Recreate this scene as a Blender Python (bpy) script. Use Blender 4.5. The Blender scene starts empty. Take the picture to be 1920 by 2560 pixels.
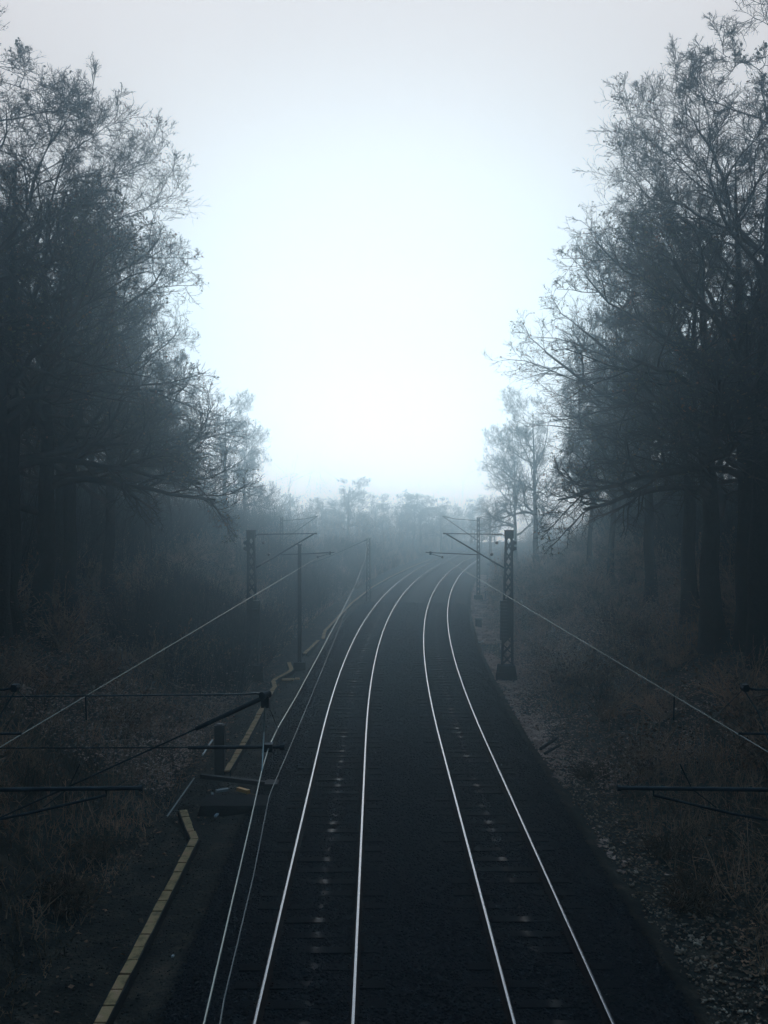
import bpy, math, random
import numpy as np
from mathutils import Vector
random.seed(7)
rng = np.random.default_rng(11)
C = bpy.context.scene.collection
sc = bpy.context.scene
R = math.radians

# ------------------------------------------------------------------ camera
F, CZ, HZ = 2300.0, 8.0, 1249.0            # focal length in photo pixels, eye height above the rails, horizon row
PITCH = math.atan((1280 - HZ) / F)
cd = bpy.data.cameras.new('camera'); cam = bpy.data.objects.new('camera', cd); C.objects.link(cam)
cam.location = (0, 0, CZ); cam.rotation_euler = (math.pi / 2 - PITCH, 0, 0)
cd.sensor_fit = 'VERTICAL'; cd.sensor_height = 36; cd.lens = 36 * F / 2560
cd.clip_start = 0.1; cd.clip_end = 3000
sc.camera = cam

# ------------------------------------------------------------------ sky, sun, exposure
SUN_EL, SKY = 3.0, 0.12
TOP, BACK, LOW, DECK, DECK_BLUE = 2.3, 0.12, 1.45, (12.6, 10.9, 10.3, 1), (2.8, 6.0, 9.2, 1)
w = bpy.data.worlds.new('World'); sc.world = w; w.use_nodes = True
nt = w.node_tree; nt.nodes.clear()
out = nt.nodes.new('ShaderNodeOutputWorld'); bg = nt.nodes.new('ShaderNodeBackground')
sky = nt.nodes.new('ShaderNodeTexSky'); sky.sky_type = 'NISHITA'; sky.sun_disc = False
sky.sun_elevation = R(SUN_EL); sky.sun_rotation = 0.0; sky.air_density = 1.0; sky.dust_density = 3.0; sky.ozone_density = 1.0
# fog cloud deck lying over the clear sky: nearly even and bright ahead, brightened overhead and dimmed behind to shape the light
hs = nt.nodes.new('ShaderNodeHueSaturation'); hs.inputs['Saturation'].default_value = 0.3; nt.links.new(sky.outputs[0], hs.inputs['Color'])
wc = nt.nodes.new('ShaderNodeTexCoord'); sp = nt.nodes.new('ShaderNodeSeparateXYZ'); nt.links.new(wc.outputs['Generated'], sp.inputs[0])
def mrange(src, a, b, c, d, smooth=True):
    n = nt.nodes.new('ShaderNodeMapRange'); n.interpolation_type = 'SMOOTHSTEP' if smooth else 'LINEAR'
    for i, v in enumerate((a, b, c, d)): n.inputs[1 + i].default_value = v
    nt.links.new(src, n.inputs[0]); return n.outputs[0]
def mul(a, b):
    n = nt.nodes.new('ShaderNodeMath'); n.operation = 'MULTIPLY'; nt.links.new(a, n.inputs[0]); nt.links.new(b, n.inputs[1]); return n.outputs[0]
up_f = mrange(sp.outputs[2], .50, .85, 1.0, TOP); fw_f = mrange(sp.outputs[1], -.1, .75, BACK, 1.0)
cn = nt.nodes.new('ShaderNodeTexNoise'); cn.inputs['Scale'].default_value = 2.2; cn.inputs['Detail'].default_value = 4; nt.links.new(wc.outputs['Generated'], cn.inputs['Vector'])
cl_f = mrange(cn.outputs['Fac'], .3, .7, .955, 1.03)
low_f = mrange(sp.outputs[2], .02, .20, LOW, 1.0)
fac = mul(mul(mul(up_f, fw_f), cl_f), low_f)
deck = nt.nodes.new('ShaderNodeMix'); deck.data_type = 'RGBA'; deck.inputs[0].default_value = 0.985
nt.links.new(hs.outputs[0], deck.inputs[6])
dc = nt.nodes.new('ShaderNodeMix'); dc.data_type = 'RGBA'; nt.links.new(mul(mrange(sp.outputs[2], .45, .95, 1.0, 0.0), mrange(sp.outputs[1], 0, .8, 0.0, 1.0)), dc.inputs[0])
dc.inputs[6].default_value = DECK_BLUE; dc.inputs[7].default_value = DECK; nt.links.new(dc.outputs[2], deck.inputs[7])
vm = nt.nodes.new('ShaderNodeVectorMath'); vm.operation = 'SCALE'; nt.links.new(deck.outputs[2], vm.inputs[0]); nt.links.new(fac, vm.inputs[3])
nt.links.new(vm.outputs[0], bg.inputs[0]); bg.inputs[1].default_value = SKY
nt.links.new(bg.outputs[0], out.inputs[0])
ld = bpy.data.lights.new('sun', 'SUN'); ld.energy = 1.5; ld.angle = R(42); ld.color = (1, 0.88, 0.80)
sun = bpy.data.objects.new('sun', ld); C.objects.link(sun)
sun.rotation_euler = Vector((0, -math.cos(R(SUN_EL)), -math.sin(R(SUN_EL)))).to_track_quat('-Z', 'Y').to_euler()
sc.view_settings.view_transform = 'Standard'; sc.view_settings.look = 'None'; sc.view_settings.gamma = 1
sc.view_settings.exposure = -0.74
sc.cycles.max_bounces = 5; sc.cycles.diffuse_bounces = 2; sc.cycles.glossy_bounces = 2
sc.cycles.transmission_bounces = 2; sc.cycles.volume_bounces = 3; sc.cycles.transparent_max_bounces = 4
sc.cycles.use_denoising = True

# ------------------------------------------------------------------ helpers
def at(u, v, y):
    """world point at depth y seen at photo pixel (u, v)"""
    c, s = math.cos(PITCH), math.sin(PITCH)
    rx, ry, rz = u - 960, c * F + s * (1280 - v), -s * F + c * (1280 - v)
    return Vector((rx * y / ry, y, CZ + rz * y / ry))
def on(u, v, z):
    c, s = math.cos(PITCH), math.sin(PITCH)
    rx, ry, rz = u - 960, c * F + s * (1280 - v), -s * F + c * (1280 - v)
    k = (z - CZ) / rz
    return Vector((rx * k, ry * k, z))

S0, BEND, RAD, HEAD = -40.0, 30.0, 440.0, -0.008
def path(s):
    """mid line between the two tracks; s = metres past the camera"""
    if s < BEND: return (0.76 + HEAD * (s - 14), s, HEAD)
    a = (s - BEND) / RAD; x0 = 0.76 + HEAD * (BEND - 14)
    h = HEAD + a
    return (x0 + RAD * (math.cos(HEAD) - math.cos(h)), BEND + RAD * (math.sin(h) - math.sin(HEAD)), h)
def st(s, t, z=0.0):
    x, y, h = path(s); return Vector((x + t * math.cos(h), y - t * math.sin(h), z))
def path_np(s):
    s = np.asarray(s, float); a = np.maximum(s - BEND, 0) / RAD; h = HEAD + a
    x0 = 0.76 + HEAD * (BEND - 14)
    x = np.where(s < BEND, 0.76 + HEAD * (s - 14), x0 + RAD * (math.cos(HEAD) - np.cos(h)))
    y = np.where(s < BEND, s, BEND + RAD * (np.sin(h) - math.sin(HEAD)))
    return x, y, h
def st_np(s, t):
    x, y, h = path_np(s); return x + t * np.cos(h), y - t * np.sin(h)
def inv_st(X, Y):
    """world x, y -> s, t"""
    cx, cy = 0.76 + HEAD * (BEND - 14) + RAD * math.cos(HEAD), BEND - RAD * math.sin(HEAD)
    if Y < BEND: return Y, X - (0.76 + HEAD * (Y - 14))
    a = math.atan2(Y - cy, cx - X); return BEND + (a - HEAD) * RAD, RAD - math.hypot(cx - X, Y - cy)

def noise2(x, y, seed=0):
    v = 0
    for k, (fx, fy, a) in enumerate([(.11, .07, 1), (.23, .31, .5), (.57, .43, .28), (1.1, 1.37, .14), (2.3, 1.9, .07)]):
        v = v + a * np.sin(fx * x + 1.3 * seed + k + 1.7 * np.sin(fy * y + k)) * np.cos(fy * y - .7 * seed + 2.1 * k + np.sin(fx * x * 1.3))
    return v
def height(s, t):
    """terrain height in a cutting around the curving line"""
    s = np.asarray(s, float); t = np.asarray(t, float)
    a = np.abs(t); foot = np.where(t < 0, 7.4, 6.3)
    zl = np.interp(a, [0, 4.2, 4.9, 6.2], [-.40, -.40, -.52, -.50])
    u = a - foot
    up = np.interp(u, [0, 1.5, 4, 7.5, 12, 20], [0, .6, 1.9, 3.9, 5.4, 6.0])
    hill = np.interp(u, [14, 30, 55, 110, 300], [0, 4.0, 8.5, 14, 20]) * np.interp(s, [0, 55, 100, 400], [1, 1, .0, .0])
    up = (up + hill) * np.interp(s, [0, 85, 128, 400], [1, 1, .08, .08])
    rough = noise2(s, t * 1.3, 3) * np.clip((a - 6) / 6, 0, 1) * .28
    return zl + up + rough
def gz(X, Y):
    s, t = inv_st(X, Y); return float(height(s, t))

class MB:
    def __init__(s): s.v = []; s.f = []; s.m = []
    def add(s, vs, fs, m=0):
        o = len(s.v); s.v += [tuple(p) for p in vs]; s.f += [tuple(i + o for i in q) for q in fs]; s.m += [m] * len(fs)
    def box(s, c, size, ax=None, m=0, taper=1.0):
        X, Y, Z = ax if ax else (Vector((1, 0, 0)), Vector((0, 1, 0)), Vector((0, 0, 1)))
        c = Vector(c); hx, hy, hz = [k / 2 for k in size]; vs = []
        for k in (-1, 1):
            q = taper if k > 0 else 1
            for i, j in ((-1, -1), (1, -1), (1, 1), (-1, 1)): vs.append(c + X * hx * i * q + Y * hy * j * q + Z * hz * k)
        s.add(vs, [(3, 2, 1, 0), (4, 5, 6, 7), (0, 1, 5, 4), (1, 2, 6, 5), (2, 3, 7, 6), (3, 0, 4, 7)], m)
    def bar(s, a, b, wx, wy, m=0):
        a, b = Vector(a), Vector(b); Z = (b - a).normalized()
        X = Z.cross(Vector((0, 1, 0))); X = X.normalized() if X.length > 1e-3 else Vector((1, 0, 0)); Y = Z.cross(X)
        s.box((a + b) / 2, (wx, wy, (b - a).length), (X, Y, Z), m)
    def tube(s, pts, r, n=8, m=0, closed_ends=True):
        pts = [Vector(p) for p in pts]; rs = r if isinstance(r, (list, tuple)) else [r] * len(pts); vs = []; fs = []
        up = Vector((0, 0, 1))
        for i, p in enumerate(pts):
            d = (pts[min(i + 1, len(pts) - 1)] - pts[max(i - 1, 0)]).normalized()
            X = d.cross(up); X = X.normalized() if X.length > 1e-3 else d.cross(Vector((0, 1, 0))).normalized()
            Y = d.cross(X)
            for k in range(n):
                a = 2 * math.pi * k / n; vs.append(p + X * rs[i] * math.cos(a) + Y * rs[i] * math.sin(a))
        for i in range(len(pts) - 1):
            for k in range(n): fs.append((i * n + k, i * n + (k + 1) % n, (i + 1) * n + (k + 1) % n, (i + 1) * n + k))
        if closed_ends: fs.append(tuple(range(n - 1, -1, -1))); fs.append(tuple((len(pts) - 1) * n + k for k in range(n)))
        s.add(vs, fs, m)
    def build(s, name, mats, parent=None, smooth=False):
        me = bpy.data.meshes.new(name); me.from_pydata(s.v, [], s.f)
        for m in (mats if isinstance(mats, (list, tuple)) else [mats]): me.materials.append(m)
        me.polygons.foreach_set('material_index', s.m)
        if smooth: me.shade_smooth()
        me.update(); o = bpy.data.objects.new(name, me); C.objects.link(o)
        if parent: o.parent = parent; o.location = -parent.location      # world-built meshes under an unrotated Empty
        return o

def np_mesh(name, V, Fq, mats, mi=None, parent=None, smooth=False, link=True):
    """V (n,3), Fq (m,k) with constant k"""
    V = np.ascontiguousarray(V, np.float32); Fq = np.ascontiguousarray(Fq, np.int32); k = Fq.shape[1]
    me = bpy.data.meshes.new(name); me.vertices.add(len(V)); me.vertices.foreach_set('co', V.ravel())
    me.loops.add(Fq.size); me.loops.foreach_set('vertex_index', Fq.ravel())
    me.polygons.add(len(Fq)); me.polygons.foreach_set('loop_start', np.arange(len(Fq), dtype=np.int32) * k)
    for m in (mats if isinstance(mats, (list, tuple)) else [mats]): me.materials.append(m)
    if mi is not None: me.polygons.foreach_set('material_index', np.ascontiguousarray(mi, np.int32))
    if smooth: me.polygons.foreach_set('use_smooth', np.ones(len(Fq), bool))
    me.update(calc_edges=True)
    if not link: return me
    o = bpy.data.objects.new(name, me); C.objects.link(o)
    if parent: o.parent = parent; o.location = -parent.location
    return o

def tubes_np(P, Rr, sides):
    """P (N,n,3) polylines, Rr (N,n) radii -> verts, quad faces"""
    N, n, _ = P.shape
    D = np.empty_like(P); D[:, 1:-1] = P[:, 2:] - P[:, :-2]; D[:, 0] = P[:, 1] - P[:, 0]; D[:, -1] = P[:, -1] - P[:, -2]
    D /= np.linalg.norm(D, axis=2, keepdims=True) + 1e-9
    ref = np.where(np.abs(D[..., 2:3]) > .9, np.array([1., 0, 0]), np.array([0, 0, 1.]))
    X = np.cross(D, ref); X /= np.linalg.norm(X, axis=2, keepdims=True) + 1e-9; Y = np.cross(D, X)
    a = np.arange(sides) * 2 * np.pi / sides
    V = P[:, :, None] + Rr[:, :, None, None] * (X[:, :, None] * np.cos(a)[None, None, :, None] + Y[:, :, None] * np.sin(a)[None, None, :, None])
    base = (np.arange(N)[:, None, None] * n + np.arange(n - 1)[None, :, None]) * sides
    k = np.arange(sides)[None, None, :]; k2 = (k + 1) % sides
    Fq = np.stack([base + k, base + k2, base + sides + k2, base + sides + k], -1).reshape(-1, 4)
    return V.reshape(-1, 3), Fq
def join_np(parts):
    V = []; Fq = []; o = 0
    for v, f in parts: V.append(v); Fq.append(f + o); o += len(v)
    return np.concatenate(V), np.concatenate(Fq)

def tag(o, label=None, cat=None, group=None, kind=None):
    if label: o['label'] = label
    if cat: o['category'] = cat
    if group: o['group'] = group
    if kind: o['kind'] = kind
    return o
def empty(name, loc, label, cat, group=None):
    o = bpy.data.objects.new(name, None); o.empty_display_size = .3; C.objects.link(o); o.location = loc
    return tag(o, label, cat, group)

# ------------------------------------------------------------------ materials
def mat(name, base, rough=.8, metal=0.0, var=None, scale=4.0, bump=0.0, bscale=30.0, spec=.5, stops=None, detail=6, bdist=.02):
    m = bpy.data.materials.new(name); m.use_nodes = True; t = m.node_tree; b = t.nodes['Principled BSDF']
    b.inputs['Roughness'].default_value = rough; b.inputs['Metallic'].default_value = metal
    b.inputs['Specular IOR Level'].default_value = spec
    geo = t.nodes.new('ShaderNodeNewGeometry')
    if stops:
        n = t.nodes.new('ShaderNodeTexNoise'); n.inputs['Scale'].default_value = scale; n.inputs['Detail'].default_value = detail
        n.inputs['Roughness'].default_value = .65
        r = t.nodes.new('ShaderNodeValToRGB'); el = r.color_ramp.elements
        while len(el) < len(stops): el.new(.5)
        for e, (p, c) in zip(el, stops): e.position = p; e.color = (*c, 1)
        t.links.new(geo.outputs['Position'], n.inputs['Vector']); t.links.new(n.outputs['Fac'], r.inputs[0]); t.links.new(r.outputs[0], b.inputs['Base Color'])
    else:
        b.inputs['Base Color'].default_value = (*base, 1)
    if bump:
        n2 = t.nodes.new('ShaderNodeTexNoise'); n2.inputs['Scale'].default_value = bscale; n2.inputs['Detail'].default_value = 5
        bp = t.nodes.new('ShaderNodeBump'); bp.inputs['Strength'].default_value = bump; bp.inputs['Distance'].default_value = bdist
        t.links.new(geo.outputs['Position'], n2.inputs['Vector']); t.links.new(n2.outputs['Fac'], bp.inputs['Height']); t.links.new(bp.outputs[0], b.inputs['Normal'])
    return m
M = {}
M['earth'] = mat('earth', None, .95, stops=[(.3, (.008, .010, .009)), (.5, (.03, .028, .022)), (.62, (.07, .055, .04)), (.75, (.14, .09, .065))], scale=1.6, bump=.8, bscale=14, bdist=.08, spec=.1)
M['ballast'] = mat('ballast', None, .9, stops=[(.3, (.002, .003, .005)), (.55, (.005, .008, .011)), (.75, (.012, .016, .019))], scale=9, bump=1, bscale=22, bdist=.05, spec=.15)
M['stone'] = mat('stone', None, .85, stops=[(.3, (.002, .004, .006)), (.55, (.008, .012, .016)), (.66, (.04, .05, .062)), (.76, (.20, .23, .26))], scale=6, spec=.2)
M['grit'] = mat('grit', None, .9, stops=[(.3, (.012, .012, .012)), (.52, (.045, .04, .034)), (.66, (.12, .10, .085)), (.76, (.26, .24, .22))], scale=5, spec=.15)
M['pale_stone'] = mat('pale_stone', None, .9, stops=[(.35, (.05, .04, .03)), (.52, (.28, .20, .14)), (.66, (.66, .52, .40))], scale=5, spec=.2)
M['steel_head'] = mat('polished_steel', (.33, .36, .39), .27, 1.0)
M['rust'] = mat('rusty_steel', None, .9, stops=[(.35, (.012, .010, .010)), (.65, (.035, .022, .018))], scale=20, bump=.3, bscale=80, spec=.1)
M['iron'] = mat('grey_iron', None, .7, .0, stops=[(.35, (.010, .015, .018)), (.65, (.026, .034, .04))], scale=9, bump=.3, bscale=60, spec=.3)
M['iron_light'] = mat('galvanised', None, .6, .3, stops=[(.35, (.06, .07, .075)), (.65, (.12, .13, .14))], scale=9)
M['cant'] = mat('weathered_tube', None, .75, stops=[(.35, (.03, .04, .045)), (.65, (.07, .085, .09))], scale=6, spec=.2)
M['ceramic'] = mat('insulator_brown', (.02, .014, .014), .3)
M['wire'] = mat('copper_wire', (.24, .28, .27), .4, .8)
M['wire_dark'] = mat('dark_wire', (.06, .09, .10), .5, .5)
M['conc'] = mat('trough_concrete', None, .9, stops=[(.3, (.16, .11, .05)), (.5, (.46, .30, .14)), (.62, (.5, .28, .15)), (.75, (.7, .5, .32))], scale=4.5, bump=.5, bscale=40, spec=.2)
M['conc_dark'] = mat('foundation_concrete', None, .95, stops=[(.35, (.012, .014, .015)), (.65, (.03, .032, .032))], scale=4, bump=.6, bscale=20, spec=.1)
M['bark'] = mat('bark', None, .95, stops=[(.35, (.010, .012, .012)), (.6, (.028, .028, .026)), (.75, (.05, .05, .045))], scale=5, bump=1, bscale=12, bdist=.05, spec=.1)
M['twig'] = mat('twig_bark', None, .9, stops=[(.35, (.03, .034, .034)), (.5, (.06, .058, .055)), (.65, (.13, .10, .095))], scale=.6, spec=.1)
M['leaf'] = mat('withered_leaf', None, .8, stops=[(.38, (.09, .13, .07)), (.5, (.2, .18, .09)), (.62, (.38, .15, .09))], scale=.8, spec=.1)
M['scrub'] = mat('scrub_stem', None, .95, stops=[(.34, (.03, .032, .024)), (.43, (.16, .12, .08)), (.52, (.5, .32, .21)), (.62, (.8, .48, .31))], scale=.55, spec=.05)
M['litter'] = mat('leaf_litter', None, .9, stops=[(.32, (.05, .045, .03)), (.5, (.22, .13, .08)), (.62, (.48, .25, .15)), (.75, (.65, .36, .24))], scale=2.2, spec=.1)
M['litter_pink'] = mat('beech_litter', None, .9, stops=[(.32, (.22, .13, .10)), (.5, (.5, .32, .25)), (.65, (.7, .48, .38))], scale=1.2, spec=.1)
M['white'] = mat('white_plate', (.6, .62, .62), .6)
M['orange'] = mat('orange_paint', (.8, .35, .08), .6)
M['pale_wood'] = mat('pale_wood', (.30, .31, .30), .8)
M['fern'] = mat('brown_fern', None, .9, stops=[(.35, (.05, .04, .03)), (.55, (.16, .10, .06)), (.7, (.28, .15, .09))], scale=3, spec=.05)

# sleeper: dark wood with a worn smooth middle
m = mat('sleeper_wood', None, .85, stops=[(.35, (.002, .003, .004)), (.65, (.008, .010, .012))], scale=7, bump=.4, bscale=50, spec=.16)
t = m.node_tree; b = t.nodes['Principled BSDF']; tc = t.nodes.new('ShaderNodeTexCoord'); sx = t.nodes.new('ShaderNodeSeparateXYZ')
ab = t.nodes.new('ShaderNodeMath'); ab.operation = 'ABSOLUTE'; mr = t.nodes.new('ShaderNodeMapRange')
mr.inputs[1].default_value = .02; mr.inputs[2].default_value = .17; mr.inputs[3].default_value = .44; mr.inputs[4].default_value = .95
t.links.new(tc.outputs['Object'], sx.inputs[0]); t.links.new(sx.outputs[0], ab.inputs[0]); t.links.new(ab.outputs[0], mr.inputs[0])
gp = t.nodes.new('ShaderNodeNewGeometry'); wn = t.nodes.new('ShaderNodeTexNoise'); wn.inputs['Scale'].default_value = 1.3; wn.inputs['Detail'].default_value = 3; t.links.new(gp.outputs['Position'], wn.inputs['Vector'])
wr = t.nodes.new('ShaderNodeMapRange'); wr.inputs[1].default_value = .42; wr.inputs[2].default_value = .60; wr.inputs[3].default_value = 0; wr.inputs[4].default_value = .28; t.links.new(wn.outputs['Fac'], wr.inputs[0])
ad = t.nodes.new('ShaderNodeMath'); ad.operation = 'ADD'; ad.use_clamp = True; t.links.new(mr.outputs[0], ad.inputs[0]); t.links.new(wr.outputs[0], ad.inputs[1]); t.links.new(ad.outputs[0], b.inputs['Roughness'])
M['sleeper'] = m

# ------------------------------------------------------------------ ground
sv = np.concatenate([np.arange(-34, 70, 1.0), np.arange(70, 150, 2.0), np.arange(150, 186, 5.0)])
ta = np.concatenate([np.arange(0, 4.2, 1.4), [4.2, 4.6, 5.0, 5.6, 6.2], np.arange(6.6, 22, .8), np.arange(22, 60, 3), np.arange(60, 221, 20)])
tv = np.concatenate([-ta[:0:-1], ta])
def sheet(name, sv, tv, zf, m):
    S, T = np.meshgrid(sv, tv, indexing='ij'); X, Y = st_np(S, T); Z = zf(S, T)
    V = np.stack([X, Y, Z], -1).reshape(-1, 3); n, k = S.shape
    i = np.arange(n - 1)[:, None] * k + np.arange(k - 1)[None]
    Fq = np.stack([i, i + 1, i + k + 1, i + k], -1).reshape(-1, 4)[:, ::-1]
    return np_mesh(name, V, Fq, m, smooth=True)
g = sheet('ground', sv, tv, height, M['earth']); tag(g, kind='structure')
def ballast_h(S, T):
    return np.interp(T, [-4.7, -4.1, -3.6, 3.6, 4.1, 4.6], [-.56, -.34, -.185, -.185, -.34, -.56]) + .018 * np.sin(S * 2.1 + T * 3) * (np.abs(T) < 4) * np.clip((58 - S) / 12, 0, 1)
bb = sheet('ballast_bed', np.concatenate([np.arange(-30, 60, .5), np.arange(60, 182, 2.)]), np.concatenate([[-4.7, -4.1, -3.6], np.arange(-3.3, 3.4, .3), [3.6, 4.1, 4.6]]), ballast_h, M['ballast'])
tag(bb, kind='structure')

def stones(name, X, Y, Z, size, m, flat=.7):
    n = len(X); base = np.array([[1, 0, 0], [0, 1, 0], [-1, 0, 0], [0, -1, 0], [0, 0, 1], [0, 0, -1]], float)
    tri = np.array([[0, 1, 4], [1, 2, 4], [2, 3, 4], [3, 0, 4], [1, 0, 5], [2, 1, 5], [3, 2, 5], [0, 3, 5]])
    P = base[None] * rng.uniform(.55, 1.15, (n, 6, 1)) + rng.normal(0, .16, (n, 6, 3))
    A = rng.normal(size=(n, 3, 3)); Q, _ = np.linalg.qr(A); P = P @ Q
    P[..., 2] *= flat; P *= size[:, None, None]; P += np.stack([X, Y, Z], -1)[:, None]
    Fq = (tri[None] + (np.arange(n) * 6)[:, None, None]).reshape(-1, 3)
    return np_mesh(name, P.reshape(-1, 3), Fq, m)
n = 150000
s = 11 + 62 * rng.random(n) ** 1.5; tt = rng.uniform(-4.5, 4.45, n)
x, y = st_np(s, tt); z = ballast_h(s, tt) + rng.uniform(-.012, .012, n)
o = stones('gravel', x, y, z, rng.uniform(.022, .05, n), M['stone']); tag(o, 'dark crushed stone ballast between and beside the rails', 'gravel', kind='stuff')
n = 26000
s = 10 + 60 * rng.random(n) ** 1.4; tt = rng.uniform(-8.2, -4.5, n)
x, y = st_np(s, tt); z = height(s, tt) + rng.uniform(-.01, .015, n)
o = stones('gravel', x, y, z, rng.uniform(.012, .045, n) * rng.uniform(.5, 1.2, n), M['grit']); tag(o, 'dirty fine grit and stones around the cable trough on the left', 'gravel', kind='stuff')
n = 9000
s = 11 + 75 * rng.random(n) ** 1.3; tt = 4.55 + rng.gamma(2.0, .42, n)
keep = noise2(s * 1.5, tt, 5) > -.35; s, tt = s[keep], tt[keep]
x, y = st_np(s, tt); z = height(s, tt) + .03
o = stones('rubble', x, y, z, rng.uniform(.02, .075, len(s)) * rng.uniform(.5, 1, len(s)), M['pale_stone']); tag(o, 'pale broken stones scattered along the foot of the right bank', 'rubble', kind='stuff')
# leaf litter: little curled leaves lying on the banks
def leaves(name, s, tt, lift, size, m):
    n = len(s); x, y = st_np(s, tt); z = height(s, tt) + lift
    q = np.array([[-1, 0, 0], [0, -.55, .12], [1, 0, .05], [0, .55, .12]], float)
    a = rng.uniform(0, 2 * np.pi, n); ca, sa = np.cos(a), np.sin(a)
    P = q[None] * size[:, None, None]; P = P + rng.normal(0, .25, (n, 4, 3)) * size[:, None, None] * [.3, .3, 1]
    X = P[..., 0] * ca[:, None] - P[..., 1] * sa[:, None]; Yy = P[..., 0] * sa[:, None] + P[..., 1] * ca[:, None]
    V = np.stack([X + x[:, None], Yy + y[:, None], P[..., 2] + z[:, None]], -1)
    return np_mesh(name, V.reshape(-1, 3), np.arange(n * 4).reshape(-1, 4), m)
n = 150000
s = 10 + 90 * rng.random(n) ** 1.25; tt = np.where(rng.random(n) < .5, -1, 1) * (5.0 + rng.gamma(2.2, 2.4, n))
keep = ~((tt < 0) & (tt > -6.4) & (rng.random(n) < .7)) & (noise2(s * 1.2, tt * 1.5, 8) + rng.normal(0, .3, n) > -.1); s, tt = s[keep], tt[keep]
o = leaves('leaf_litter', s, tt, rng.uniform(.01, .06, len(s)), rng.uniform(.03, .075, len(s)), M['litter']); tag(o, 'fallen brown leaves lying over both banks', 'leaf litter', kind='stuff')

for side, word in ((-1, 'left'), (1, 'right')):
    n = 110000; s = 26 + 84 * rng.random(n); tt = side * ((6.8 if side < 0 else 5.6) + 13 * rng.random(n) ** 1.2)
    keep = noise2(s * 1.3, tt * 1.7, 15 + side) + rng.normal(0, .35, n) > -.15; s, tt = s[keep], tt[keep]
    o = leaves('dead_leaves', s, tt, rng.gamma(1.6, .28, len(s)), rng.uniform(.03, .07, len(s)), M['litter_pink']); tag(o, 'withered pinkish leaves caught in the brambles along the %s bank' % word, 'dead leaves', kind='stuff')
n = 62000; s = 104 - 84 * rng.random(n) ** 1.0; tt = 4.5 + rng.gamma(1.8, .34, n) * (1 + .3 * np.sin(s * .35) + .2 * np.sin(s * 1.1))
keep = (rng.random(n) < np.clip((s - 20) / 26, 0, 1)) & (noise2(s * 2, tt * 4, 44) + rng.normal(0, .3, n) > -.55); s, tt = s[keep], tt[keep]; n = len(s)
o = leaves('leaf_litter', s, tt, rng.uniform(.02, .07, n), rng.uniform(.035, .085, n), M['litter_pink']); tag(o, 'pinkish fallen leaves banked along the right edge of the ballast', 'leaf litter', kind='stuff')

# ------------------------------------------------------------------ undergrowth on the banks (uncountable): stems with side shoots
def scrub(name, s, tt, hgt, m, lean=.35, shoots=2, rad=.006):
    n = len(s); x, y = st_np(s, tt); z = height(s, tt) - .05
    p0 = np.stack([x, y, z], -1)
    d = rng.normal(0, lean, (n, 3)); d[:, 2] = 1; d /= np.linalg.norm(d, axis=1, keepdims=True)
    k = rng.normal(0, .16, (n, 3)) * hgt[:, None]
    p1 = p0 + d * hgt[:, None] * .5 + k * .5; p2 = p0 + d * hgt[:, None] + k * [1, 1, .3]
    r = (rad * rng.uniform(.7, 1.5, n))[:, None] * np.array([[1, .75, .35]])
    out = [tubes_np(np.stack([p0, p1, p2], 1), r, 3)]
    for q in range(shoots):
        f = rng.uniform(.3, .95, (n, 1)); b0 = np.where(f < .5, p0 + (p1 - p0) * f * 2, p1 + (p2 - p1) * (f - .5) * 2)
        e = rng.normal(0, 1, (n, 3)); e[:, 2] = np.abs(e[:, 2]) * .8 + .2; e /= np.linalg.norm(e, axis=1, keepdims=True)
        b1 = b0 + e * hgt[:, None] * rng.uniform(.15, .42, (n, 1))
        out.append(tubes_np(np.stack([b0, b1], 1), np.concatenate([r[:, 1:2] * .7, r[:, 1:2] * .4], 1), 3))
    V, Fq = join_np(out); return np_mesh(name, V, Fq, m)
def bank_points(n, side, s0, s1, t0, t1, pw=1.3, clump=9, seed=1, thr=-.3):
    s = s0 + (s1 - s0) * rng.random(n) ** pw; tt = rng.uniform(t0, t1, n)
    keep = noise2(s * 1.6, tt * 2.2, seed) + rng.normal(0, .25, n) > thr
    return s[keep], side * tt[keep]
for side, word in ((-1, 'left'), (1, 'right')):
    f = 6.6 if side < 0 else 5.9
    s, tt = bank_points(64000, side, 12, 105, f, 22, 1.15, seed=2 + side)
    h = rng.gamma(3, .19, len(s)) * (.6 + .5 * (noise2(s, tt, 6) > 0)) * np.clip((np.abs(tt) - f + .5) / 1.5, .25, 1)
    o = scrub('undergrowth', s, tt, h, M['scrub'], .38, 3, .011)
    tag(o, 'tangled dead brambles and dry grass covering the %s bank' % word, 'undergrowth', kind='stuff')
s, tt = bank_points(22000, -1, 38, 118, 6.8, 12.5, 1.0, seed=4, thr=-.5)
h = rng.uniform(.9, 3.6, len(s)) * (.75 + .35 * noise2(s * 2, tt * 2, 12))
h = np.maximum(h, .3)
o = scrub('brushwood', s, tt, h, M['twig'], .16, 4, .012); tag(o, 'dark upright thicket of saplings behind the cable trough', 'thicket', kind='stuff')

for side, word in ((-1, 'left'), (1, 'right')):
    n = 38000; s = 8 + 100 * rng.random(n); tt = side * (16 + 55 * rng.random(n) ** 1.3)
    h = rng.gamma(4, .75, n)
    o = scrub('understory', s, tt, h, M['bark'], .2, 3, .016); tag(o, 'dark understory of thin saplings filling the wood on the %s' % word, 'understory', kind='stuff')

n = 30000; s = 96 + 84 * rng.random(n); tt = np.where(rng.random(n) < .5, -1, 1) * (6.5 + 60 * rng.random(n) ** 1.5)
o = scrub('far_brush', s, tt, rng.gamma(4, .5, n) * np.where(tt < 0, 1, .7) * (1 + .7 * noise2(s * .8, tt, 31).clip(-.8, 1.2)) * (1 + (s > 140) * .8), M['scrub'], .2, 4, .010); tag(o, 'brush fading into the fog beyond the curve', 'brush', kind='stuff')

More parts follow.
